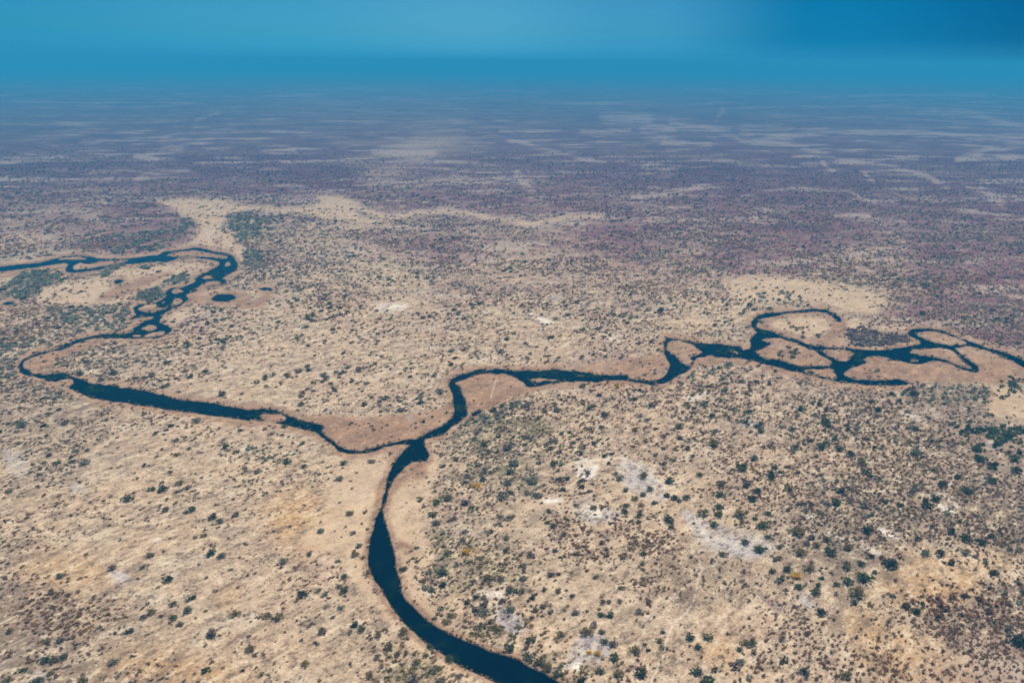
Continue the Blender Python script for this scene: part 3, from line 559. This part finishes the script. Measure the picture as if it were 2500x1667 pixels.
# bushes of the plain: the largest in view are things of their own, the rest one mass
HAND = {
'F': "945,305,50,y 665,490,50,g 760,380,80,o 700,410,50,g 880,410,60,p 1145,65,60,p 1000,45,45,g 1190,155,80,b 1160,215,60,b 1300,270,70,b 1150,285,60,b 1275,350,45,b 1340,365,60,b 1115,375,70,b 1170,350,40,g 1440,165,60,g 1765,120,30,g 1810,105,25,d 1790,165,25,d 1660,225,36,p 1860,255,50,b 2015,240,55,o 2175,275,60,g 2055,325,50,b 1900,335,40,b 2010,360,50,b 1960,390,40,o 1895,470,50,g 1905,430,45,g 2000,430,40,o 1985,495,40,g 1980,540,35,g 2165,370,40,d 2210,385,40,d 2175,520,65,d 2190,570,30,d 1610,280,30,g 1500,330,35,g 1750,445,30,o 1695,445,40,o 2080,415,35,g 1410,465,40,o 1440,560,45,p 1400,540,35,g 1100,505,40,b 1045,600,35,g 1140,640,40,b 880,595,40,b 690,540,50,b 770,735,50,o 890,730,45,y 1250,810,45,b 1300,745,50,p 1015,890,50,o 1105,900,50,p 610,910,40,o 665,970,50,b 945,1020,35,d 995,1020,35,b 1165,1090,60,b 1005,1110,60,b 790,1130,50,o 755,1170,50,o 1040,1170,45,o 1085,1210,70,o 940,1095,50,p 890,1045,45,p 1165,985,30,g 1200,980,25,g 1125,1365,62,y 1168,1332,62,g 1280,1400,60,b 1360,1425,70,o 1400,1465,60,o 1470,1500,60,b 1490,1250,50,o 1650,1235,70,o 1580,1115,50,b 1745,1130,40,g 1750,1240,40,g 1770,1300,50,g 1820,1315,50,p 1830,1400,70,g 1960,1350,60,o 2045,1355,30,d 2130,1335,40,b 2115,1295,40,o 2135,1240,30,d 1860,1500,60,o 1745,1490,50,g 1995,1500,70,d 1620,1550,60,d 1665,1370,30,y 1720,1375,40,y 1755,1045,40,p 1795,1045,35,p 1860,1040,35,b 1470,975,40,o 1560,1010,30,p 1370,1075,40,o 1330,1100,40,p 1475,870,25,d 1430,870,45,p 1505,620,30,p 1750,670,35,p 1780,710,35,p 1775,755,30,p 1710,885,40,o 1875,955,40,o 2015,740,40,g 2010,800,35,b 1590,735,35,b 1990,1105,50,b 2045,1045,40,p 485,1235,70,o 220,1220,50,g 390,1335,50,o 325,1255,50,o 775,1410,50,g 650,1330,35,g 265,1515,50,o 570,1430,50,o 680,1480,50,b 730,1540,50,p 835,1520,50,p 105,970,50,g 70,950,35,b 105,885,40,g 175,742,50,o 225,765,30,o 65,785,30,b 140,480,50,o 240,475,25,b 160,610,30,b 100,160,50,b 80,260,45,b 200,690,40,b 275,150,40,b",
'I': "540,160,50,b 1435,60,40,g 815,390,60,g 1060,455,50,g 1235,455,45,g 1040,325,60,g 970,330,35,g 1315,490,50,g 1355,505,55,d 1410,530,50,b 1345,735,60,d 1420,750,45,b 1300,625,30,o 960,750,45,o 1145,290,50,o 1075,905,50,d 720,830,40,p 1105,1060,50,g 1220,1025,35,g 1205,1095,60,b 970,1110,50,o 920,1145,35,p 1110,1145,45,g 1145,1190,40,p 830,1235,30,d 1345,1250,65,p 1595,1350,50,o 1500,1120,60,o 1705,1135,50,o 1775,1145,55,o 1935,995,60,d 1975,745,40,b 1810,790,45,b 2045,595,45,b 2055,1230,60,p 1950,1440,45,o 725,1425,50,b 290,1415,60,g 355,1415,50,o 405,1395,45,g 245,1545,60,g 155,1480,35,g 325,1500,40,o 530,1550,60,o 45,1550,50,o 300,1300,40,o 385,1295,45,p 65,1230,40,o 390,885,35,b 60,340,40,b 1830,155,50,g 1940,180,40,b",
'H': "245,30,60,g 765,60,50,g 930,50,80,g 1045,75,50,g 1110,100,50,d 1530,90,60,b 505,130,50,b 425,185,80,g 155,235,40,g 605,245,70,d 455,290,70,p 285,290,60,o 280,360,60,g 725,320,60,o 1055,340,45,d 520,340,50,d 485,390,50,d 70,380,50,g 20,400,40,g 410,480,80,o 170,475,80,o 275,490,50,g 275,440,50,g 555,555,70,g 245,555,50,g 590,630,40,g 445,665,50,g 535,710,65,g 660,700,35,g 300,740,50,o 590,480,45,g 770,590,90,o 960,650,50,g 840,675,45,p 985,725,75,g 1095,700,50,o 895,680,50,o 795,730,60,o 710,840,45,d 850,830,60,o 770,880,50,y 1090,815,60,o 1180,800,50,g 1200,890,80,g 1105,915,65,g 780,945,50,g 1150,990,80,o 885,980,60,g 1025,935,40,d 905,1015,40,b 930,1115,50,d 1370,800,80,d 1245,755,40,d 1270,855,40,g 1590,730,60,b 1690,735,60,d 1845,730,50,b 1700,295,50,d 1860,330,90,g 1800,250,40,d 1600,430,60,d 1660,395,50,d 1030,410,60,g 1115,395,55,p 1225,595,50,d 1755,600,50,d 1850,640,60,g 1945,670,50,d 1865,680,50,d 1545,645,40,d 2180,1290,90,d 815,1485,60,d 1080,1510,70,o 195,1540,80,g 135,1490,60,g 245,1480,40,d 90,1270,55,g 200,1270,55,g 240,1258,50,g 140,1330,45,g 490,1315,50,g 405,1345,45,b 440,1305,50,o 675,1285,40,b 835,1250,40,p 415,1425,50,b 1470,1070,45,d 1535,1105,50,d 2030,860,50,d 1755,800,35,d 1385,1010,35,b 1760,945,25,d 2170,205,60,d 2160,130,70,g 1940,135,60,g 2020,180,60,d 1910,70,60,g 2020,270,60,g 1210,215,50,g 1185,160,60,o",
'C': "1905,470,40,g 1335,415,40,g 690,315,40,p 615,230,50,b 910,430,35,g 1070,380,35,g 1490,330,60,b 780,145,40,b 150,215,50,g 300,590,50,g 725,995,50,g 750,870,60,o 430,425,50,b 1190,470,40,p 405,175,40,p 960,860,50,b 870,160,60,p",
'D': "1085,810,45,g 1370,815,45,y 355,1010,45,g 425,970,45,b 505,960,40,g 1265,1040,70,p 1650,955,90,p 1870,1135,80,g 1240,1145,60,g 775,1015,50,g 870,1010,40,g 1505,920,45,g 2145,1055,50,d 2250,850,45,b 820,415,45,g 1720,185,45,g 2280,630,60,b 2160,1280,90,o 1510,1165,50,o 1085,1310,60,o",
'E': "400,165,50,g 250,130,60,b 1570,200,50,g 310,1060,60,g 335,1105,50,g 600,1225,60,g 250,950,60,g 840,1030,70,g 1180,875,50,g 1520,1080,60,g 1520,1260,70,b 580,1085,60,g 1235,940,50,d 640,930,60,g 1510,815,60,d 2130,1110,70,g 2210,1130,70,g 2280,750,60,g",
'B': "1070,470,60,b 1120,450,55,b 170,480,70,g 200,440,50,g 485,625,60,b 810,1015,50,g 1080,1030,45,o 1165,1110,45,g 720,1060,45,b 1575,1165,50,p 1590,1535,40,g 1395,1355,50,b 155,1380,70,b 1530,640,50,b 570,1020,50,g"}
trees = []
for cname, s in HAND.items():
    ox, oy, k = CROPS[cname]
    for q in s.split():
        a, b, sz, colr = q.split(','); u0, v0 = float(a) / k + ox, float(b) / k + oy
        u, v = unroll(u0, v0); gx, gy = ground(u, v + float(sz) / k * .25)
        gx, gy = float(gx), float(gy)
        d = math.sqrt(gx * gx + gy * gy + CAMH ** 2)
        rad = float(sz) / k / FPX * d * .5
        trees.append(dict(x=gx, y=gy, r=min(max(rad * 1.12, 1.6), 5.0), c=colr, u=u0, v=v0, px=float(sz) / k))
# keep bushes of two neighbouring readings from standing in one spot
kept = []
for t_ in sorted(trees, key=lambda t: -t['px']):
    if t_['v'] > 1667 or t_['u'] > 2498 or any((t_['u'] - q['u']) ** 2 + (t_['v'] - q['v']) ** 2 < (.42 * (t_['px'] + q['px'])) ** 2 for q in kept): continue
    if water_near(np.array([t_['x']]), np.array([t_['y']]))[0] < 3: continue
    kept.append(t_)
rest_hand = kept[300:]; kept = kept[:300]
print('trees', len(kept), len(rest_hand))

bark = NT('bark'); bark.set(bark.b.inputs['Base Color'], bark.mix(bark.noise(bark.pos(), 6, 3), (.16, .12, .095), (.09, .07, .055))); bark.b.inputs['Roughness'].default_value = .9
def crown_mesh(seed, colr):
    nl = 170
    parts = []
    r = np.random.default_rng(seed)
    for q in range(6):                                   # lobes of different size make the outline uneven
        a = q * 1.257 + r.random() * .8; d_ = (.35 + .5 * r.random()) if q else 0.0; s_ = .34 + .36 * r.random() if q else .6
        c = clump(nl // 6, .36, .95, seed * 7 + q, .45) * s_
        c[..., 0] += math.cos(a) * d_; c[..., 1] += math.sin(a) * d_; c[..., 2] += .12 * r.random() + .15
        parts.append(c)
    v = np.concatenate(parts).reshape(-1, 3)
    me = mesh_from('crown', v, tris=np.arange(len(v)).reshape(-1, 3))
    ca_ = me.color_attributes.new('tint', 'FLOAT_COLOR', 'POINT')
    cc = np.ones((len(v), 4), np.float32)
    cc[:, :3] = np.array(GREENS[colr]) * np.repeat(.65 + .8 * r.random((len(v) // 3, 1)), 3, 0)
    ca_.data.foreach_set('color', cc.ravel()); me.materials.append(scrub_mat)
    return me
def trunk_mesh(seed):
    r = random.Random(seed); vs_, fs = [], []
    def limb(p0, p1, r0, r1, n=6):
        b = len(vs_); ax = (Vector(p1) - Vector(p0)).normalized(); u = ax.orthogonal().normalized(); w_ = ax.cross(u)
        for p, rr in ((p0, r0), (p1, r1)):
            for k in range(n):
                a = 6.2832 * k / n; q = Vector(p) + (u * math.cos(a) + w_ * math.sin(a)) * rr; vs_.append(tuple(q))
        for k in range(n): fs.append((b + k, b + (k + 1) % n, b + n + (k + 1) % n, b + n + k))
    limb((0, 0, -.05), (.03, .02, .38), .07, .05)
    for k in range(4):
        a = k * 1.57 + r.random(); limb((.03, .02, .36), (.45 * math.cos(a), .45 * math.sin(a), .75 + .2 * r.random()), .045, .015)
    me = bpy.data.meshes.new('trunk'); me.from_pydata(vs_, [], fs); me.materials.append(bark.m)
    return me
CR = {c: [crown_mesh(i * 11 + ord(c), c) for i in range(6)] for c in 'goybpd'}
TR = [trunk_mesh(i) for i in range(3)]

LAND = [  # places one can find in the photograph: x, y (2500 px frame), words
 (1650 * 0 + 1434, 1150, 'white salt pan'), (1450, 1580, 'dark grey pan near the river'), (1235, 1510, 'grey clay patch beside the white streak'), (1190, 1448, 'white sand streak'),
 (1795, 1305, 'pale grey pan'), (1930, 1490, 'russet grass strip'), (2270, 1410, 'golden grass clearing'), (2160, 1520, 'gold grass slope below the clearing'), (100, 1645, 'ring-shaped grey hollow'),
 (112, 1600, 'grey hollow'), (540, 1240, 'bright left-hand grassland'), (420, 1490, 'brown stony left-hand ground'), (700, 1450, 'tan grassland near the river'), (1000, 1110, 'river junction'),
 (1290, 920, 'narrow river loop'), (930, 1300, 'narrow waist of the river'), (1020, 1500, 'lower bend of the river'), (1260, 1620, 'broad dark reach of the river'), (640, 1015, 'oval river island'),
 (820, 1100, 'hooked meander'), (1180, 940, 'russet river meadow'), (1665, 860, 'heart-shaped river island'), (1530, 925, 'straight river reach'), (1970, 800, 'round oxbow'), (2160, 930, 'braided channels'),
 (1830, 1030, 'small grey pan among trees'), (2100, 1050, 'wooded plain beyond the pans'), (2330, 1060, 'dense thicket by the far bank'), (2400, 960, 'sandy flat with scattered trees'), (2290, 1210, 'pale track fork'), (2060, 1270, 'chalky stony ground'),
 (1740, 1180, 'footpath between the pans'), (1720, 1400, 'forked footpath'), (1560, 1300, 'brown stony slope'), (1330, 1290, 'bare grassy slope'), (1180, 1190, 'olive scrubland'), (1120, 1330, 'green scrub beside the river'),
 (1640, 1550, 'pale grass plain'), (1800, 1600, 'scrub under the pale grass plain'), (2440, 1560, 'dark scrubland'), (500, 720, 'blue oxbow pond'), (400, 700, 'braided river islands'), (70, 720, 'small round pond'), (60, 880, 'sharp river bend'),
 (400, 880, 'plain inside the meander'), (850, 950, 'pale plain between the branches'), (1300, 760, 'speckled plain beyond the river'), (2450, 1350, 'shadowy woodland'), (1480, 1060, 'rising plain behind the salt pan'), (560, 1090, 'scrub on the near bank')]
CN = dict(g='dark green', o='olive brown', y='yellow', b='grey green', p='purplish leafless', d='blackish green')
ORD = ['nearest', 'second nearest', 'third nearest', 'fourth nearest', 'fifth nearest', 'sixth nearest', 'seventh nearest', 'eighth nearest', 'ninth nearest', 'tenth nearest', 'eleventh nearest', 'twelfth nearest']
SPECIAL = {}
def near_hand(crop, px, py):
    ox, oy, k = CROPS[crop]; u, v = px / k + ox, py / k + oy
    return min(kept, key=lambda t: (t['u'] - u) ** 2 + (t['v'] - v) ** 2)
for crop, px, py, txt in [('F', 945, 305, 'bright yellow round bush standing alone in olive scrub '), ('F', 1125, 1365, 'large yellow-leaved tree leaning over the dark river edge'),
  ('F', 1168, 1332, 'deep green round tree against the yellow one at the river edge'), ('H', 2180, 1290, 'biggest blackish tree, alone in the dark scrubland'), ('F', 485, 1235, 'lone olive tree standing right on the outer river bank'),
  ('F', 1660, 225, 'bare purplish bush alone in the middle of the white salt pan'), ('I', 245, 1545, 'green bush growing inside the ring-shaped grey hollow'), ('D', 1370, 815, 'yellow bush on the near bank of the straight reach')]:
    near_hand(crop, px, py)['label'] = txt
cells = {}
for t_ in kept:
    if 'label' in t_: continue
    d2 = [((t_['u'] - a) ** 2 + ((t_['v'] - b) * 1.2) ** 2 * 1.0, i) for i, (a, b, s) in enumerate(LAND)]
    _, i = min(d2); a, b, s = LAND[i]; du, dv = t_['u'] - a, t_['v'] - b
    side = ('left of' if du < 0 else 'right of') if abs(du) > abs(dv) * 1.3 else ('beyond' if dv < 0 else 'in front of')
    cells.setdefault((i, side, t_['c']), []).append((du * du + dv * dv, t_))
for (i, side, c), l in cells.items():
    l.sort(key=lambda z: z[0])
    for k, (_, t_) in enumerate(l):
        pre = ORD[min(k, 11)] + ' ' if len(l) > 1 else ''
        size = ('large ' if t_['px'] > 25 else 'small ' if t_['px'] < 13 else '')
        t_['label'] = f"{pre}{CN[c]} {size}bush {side} the {LAND[i][2]}"
kinds = dict(g='green_bush', o='olive_bush', y='yellow_bush', b='grey_bush', p='bare_bush', d='dark_bush')
for n_, t_ in enumerate(kept):
    big = n_ < 110
    name = kinds[t_['c']]
    me = random.choice(CR[t_['c']]); r_ = t_['r'] * .92; rot = random.random() * 6.28
    hh = r_ * random.uniform(.85, 1.15)
    e_ = bpy.data.objects.new(name, None); C.objects.link(e_)
    e_.location = (t_['x'], t_['y'], -.02); e_.rotation_euler = (0, 0, rot); e_.scale = (r_, r_, hh); e_.empty_display_size = .1
    e_['label'] = t_['label']; e_['category'] = 'bush'; e_['group'] = 'bushes and small trees scattered over the plain'
    for nm_, m_ in (('crown', me), ('trunk', random.choice(TR))):
        o = bpy.data.objects.new(nm_, m_); C.objects.link(o); o.parent = e_

# the mass of remaining bushes
x, y = sample(64000, 330, 6000)
b = grid_lookup(bushf, x, y) * (1 - .9 * grid_lookup(np.maximum.reduce([sedge, sand * .8, grey, pan, gold * .8]), x, y))
cl = vnoise(x, y, 45, 6, 3)
keep = (rng.random(len(x)) < np.clip(b * np.clip((cl - .42) * 8, .04, 1.7), 0, 1) * .85 * np.clip((3000 - y) / 1700, 0, 1) ** 1.4) & (water_near(x, y) > 5)
x, y = x[keep], y[keep]
kx = np.array([t['x'] for t in kept]); ky = np.array([t['y'] for t in kept]); kr = np.array([t['r'] for t in kept])
ok = np.ones(len(x), bool)
for i in range(0, len(x), 4000):
    dd = (x[i:i + 4000, None] - kx) ** 2 + (y[i:i + 4000, None] - ky) ** 2
    ok[i:i + 4000] = ~(dd < (kr + 2.2) ** 2).any(1)
x, y = x[ok], y[ok]; m = len(x)
r = (1.15 + 1.5 * rng.random(m) ** 1.8) * np.maximum(y / 900, .85) ** .5
pal = np.array([GREENS[c] for c in 'gobpdb']); pw = np.array([.16, .22, .24, .2, .04, .14])
t = pal[rng.choice(6, m, p=pw)] * (.65 + .7 * rng.random((m, 1)))
if rest_hand:
    x = np.append(x, [q['x'] for q in rest_hand]); y = np.append(y, [q['y'] for q in rest_hand]); rr = np.array([q['r'] for q in rest_hand])
    r = np.append(r, rr * .9); t = np.concatenate([t, [GREENS[q['c']] for q in rest_hand]])
fb = np.clip((y - 1300) / 1200, 0, 1)[:, None]; t = t * (1 - .7 * fb) + np.array([.17, .11, .13]) * .7 * fb
bush_groups = by_distance(x, y, r, r * (.8 + .4 * rng.random(len(x))), t, [(0, 1200, V26), (1200, 9e9, V14)])

# thickets traced from the photo: denser clumps of bushes
TH = [('A', "60,470 200,330 420,310 600,350 560,400 400,480 250,590 140,590", 300, 'b'), ('A', "1300,590 1350,520 1500,480 1570,540 1540,590 1400,610", 110, 'b'), ('A', "1530,450 1700,350 1790,330 1800,370 1700,450 1560,460", 80, 'b'),
      ('A', "960,350 1050,270 1230,250 1150,290 1000,380", 90, 'b'), ('A', "1350,280 1450,270 1450,310 1370,310", 25, 'b'), ('G', "450,420 600,300 800,330 720,440 500,570 300,600 0,600 0,450", 260, 'b'), ('G', "1020,290 1380,260 1450,300 1250,500 1120,500 1050,380", 260, 'b'),
      ('G', "1150,560 1250,560 1350,680 1280,720 1140,700", 90, 'b'), ('E', "980,330 1100,310 1200,350 1450,370 1480,420 1200,470 1030,450", 330, 'p'), ('E', "350,1 700,80 750,160 450,150 250,140", 60, 'b'),
      ('E', "2250,680 2330,700 2352,800 2200,900 2150,800", 45, 'g'), ('E', "1430,780 1900,740 2100,800 2100,900 1800,900 1450,960", 120, 'b'), ('E', "1900,1080 2352,1060 2352,1200 2050,1180", 130, 'g'), ('E', "470,440 800,530 720,560 440,550", 30, 'g'),
      ('E', "530,280 760,290 740,330 620,350", 26, 'o'), ('D', "1700,640 2000,700 2300,640 2352,760 1800,800 1500,800", 70, 'b'), ('B', "330,560 800,540 1000,600 850,730 700,740 400,640", 220, 'b'), ('B', "0,800 300,800 130,920 100,1050 -200,1050", 120, 'b'),
      ('C', "1700,560 1950,450 2195,380 2195,430 1900,560 1600,640", 70, 'b'), ('C', "1340,560 1560,270 1600,330 1500,360 1280,350", 12, 'b'), ('W', "2180,960 2352,980 2352,1060 2220,1030", 70, 'd'), ('H', "1450,1040 2100,980 2150,1080 1900,1150 1500,1130", 60, 'n'),
      ('H', "1250,780 1450,750 1420,830 1320,850", 14, 'n')]
X_, Y_, R_, T_ = [], [], [], []
for crop, s, n, c in TH:
    p = P(crop, s); lo, hi = p.min(0), p.max(0); got = 0
    q = lo + (hi - lo) * rng.random((n * 6, 2))
    ins = np.zeros(len(q), bool)
    for k in range(len(p)):
        a, b = p[k], p[(k + 1) % len(p)]
        if a[1] == b[1]: continue
        ins ^= ((a[1] > q[:, 1]) != (b[1] > q[:, 1])) & (q[:, 0] < a[0] + (q[:, 1] - a[1]) / (b[1] - a[1]) * (b[0] - a[0]))
    q = q[ins][:int(n * .55)]; gx, gy = ground(q[:, 0], q[:, 1])
    ok = water_near(gx, gy) > 3; gx, gy = gx[ok], gy[ok]
    X_.append(gx); Y_.append(gy); d = np.hypot(gx, gy)
    R_.append((1.2 + 2.0 * rng.random(len(gx))) * np.clip(d / 1200, .9, 1.4)); T_.append(np.array(GREENS[c])[None] * (.8 + .8 * rng.random((len(gx), 1))))
X_, Y_, R_, T_ = map(np.concatenate, (X_, Y_, R_, T_))
bush_groups.append((X_, Y_, R_, R_ * 1.0, T_, V14))
mass('bushes', bush_groups, kind='stuff')

# reeds standing in the shallows and along every shore
u_ = rng.random(260000) * 2700 - 100; v_ = 560 + rng.random(260000) * 1150
i = np.clip(np.searchsorted(us, u_), 0, NU - 1); j = np.clip(np.searchsorted(vs, v_), 0, NV - 1)
dd = dWn[j, i]; gx, gy = ground(u_, v_)
dist = np.hypot(gx, gy)
shore = (dd > -.8) & (dd < 2.2) & (rng.random(len(dd)) < .5 * np.clip((1700 - dist) / 900, 0, 1))
weeds = [('E', "1000,510 1060,500 1160,520 1150,560 1090,590 1000,590 980,560"), ('E', "1580,465 1650,445 1710,452 1640,480"), ('E', "330,340 430,345 440,368 350,372"), ('E', "640,640 900,605 890,640 760,655"), ('E', "780,470 850,470 870,500 800,500"),
  ('D', "1758,535 1830,550 1825,580 1770,570"), ('D', "2010,470 2100,485 2085,535 2035,515"), ('D', "1885,665 1950,640 1940,685 1900,695"), ('D', "2150,490 2352,500 2352,560 2200,550"), ('C', "0,480 90,490 110,535 0,540"), ('C', "240,490 330,520 330,570 270,575"),
  ('C', "390,570 520,590 510,615 420,605"), ('C', "1600,280 1650,330 1640,360 1590,330"), ('C', "1620,400 1680,400 1690,500 1610,500"), ('C', "1690,490 1740,500 1720,520 1670,520"), ('A', "1940,350 2060,330 2110,370 2040,400 1930,400"), ('A', "1920,440 2020,430 2010,470 1930,480"),
  ('A', "1750,580 1810,580 1790,620 1740,620"), ('A', "1500,640 1600,640 1540,670"), ('A', "860,960 1040,930 1040,980 900,1000"), ('A', "1250,900 1320,870 1340,930 1270,960"), ('A', "2050,310 2160,300 2160,330 2060,330"), ('B', "330,1040 480,1035 480,1055 350,1075"),
  ('B', "610,1100 700,1110 780,1160 640,1150"), ('B', "740,745 960,745 940,768 760,768"), ('B', "160,950 210,950 220,1000 180,990"), ('D', "620,700 900,700 1000,770 640,790"), ('D', "1000,700 1250,715 1200,760 1020,750"), ('E', "0,455 160,470 200,520 0,520"), ('F', "610,0 640,20 620,40 600,10"), ('E', "560,590 900,700 860,712 640,655")]
mweed = union([P(a, b) for a, b in weeds], 1.0, 2.0)
weed = (mweed[j, i] > .5) & (dd < 2) & (vnoise(gx, gy, 12, 21, 2) > .45)
k = (shore | (weed & (rng.random(len(dd)) < .8))) & (dist < 3500)
gx, gy, wk, dk = gx[k], gy[k], weed[k], dist[k]
rr = (.45 + .6 * rng.random(len(gx))) * np.clip(dk / 900, .7, 2.2)
tt = np.where(wk[:, None], np.array([[.055, .10, .045]]), np.array([[.30, .20, .12]]) * (.5 + .8 * rng.random((len(gx), 1))))
grn = (rng.random(len(gx)) < .22)[:, None]; tt = np.where(grn & ~wk[:, None], np.array([[.075, .08, .025]]), tt)
mass('reeds', [(gx, gy, rr, np.minimum(rr * 1.2, 2.0), tt, V8)], kind='stuff')

# ------------------------------------------------------------------ haze: the air between the plane and the plain
hz = bpy.data.materials.new('haze_air'); hz.use_nodes = True
hn = hz.node_tree; hn.nodes.clear()
ho = hn.nodes.new('ShaderNodeOutputMaterial'); hv = hn.nodes.new('ShaderNodeVolumePrincipled')
hv.inputs['Color'].default_value = (.055, .56, .91, 1); hv.inputs['Density'].default_value = 1.6e-4; hv.inputs['Anisotropy'].default_value = -.1
hn.links.new(hv.outputs[0], ho.inputs['Volume'])
b = np.array([[x, y, z] for z in (-3.2, CAMH + 35) for x, y in ((-70000, -1500), (70000, -1500), (70000, 66000), (-70000, 66000))], float)
fq = np.array([[0, 3, 2, 1], [4, 5, 6, 7], [0, 1, 5, 4], [1, 2, 6, 5], [2, 3, 7, 6], [3, 0, 4, 7]])
link('haze', mesh_from('haze', b, quads=fq), hz, kind='stuff')
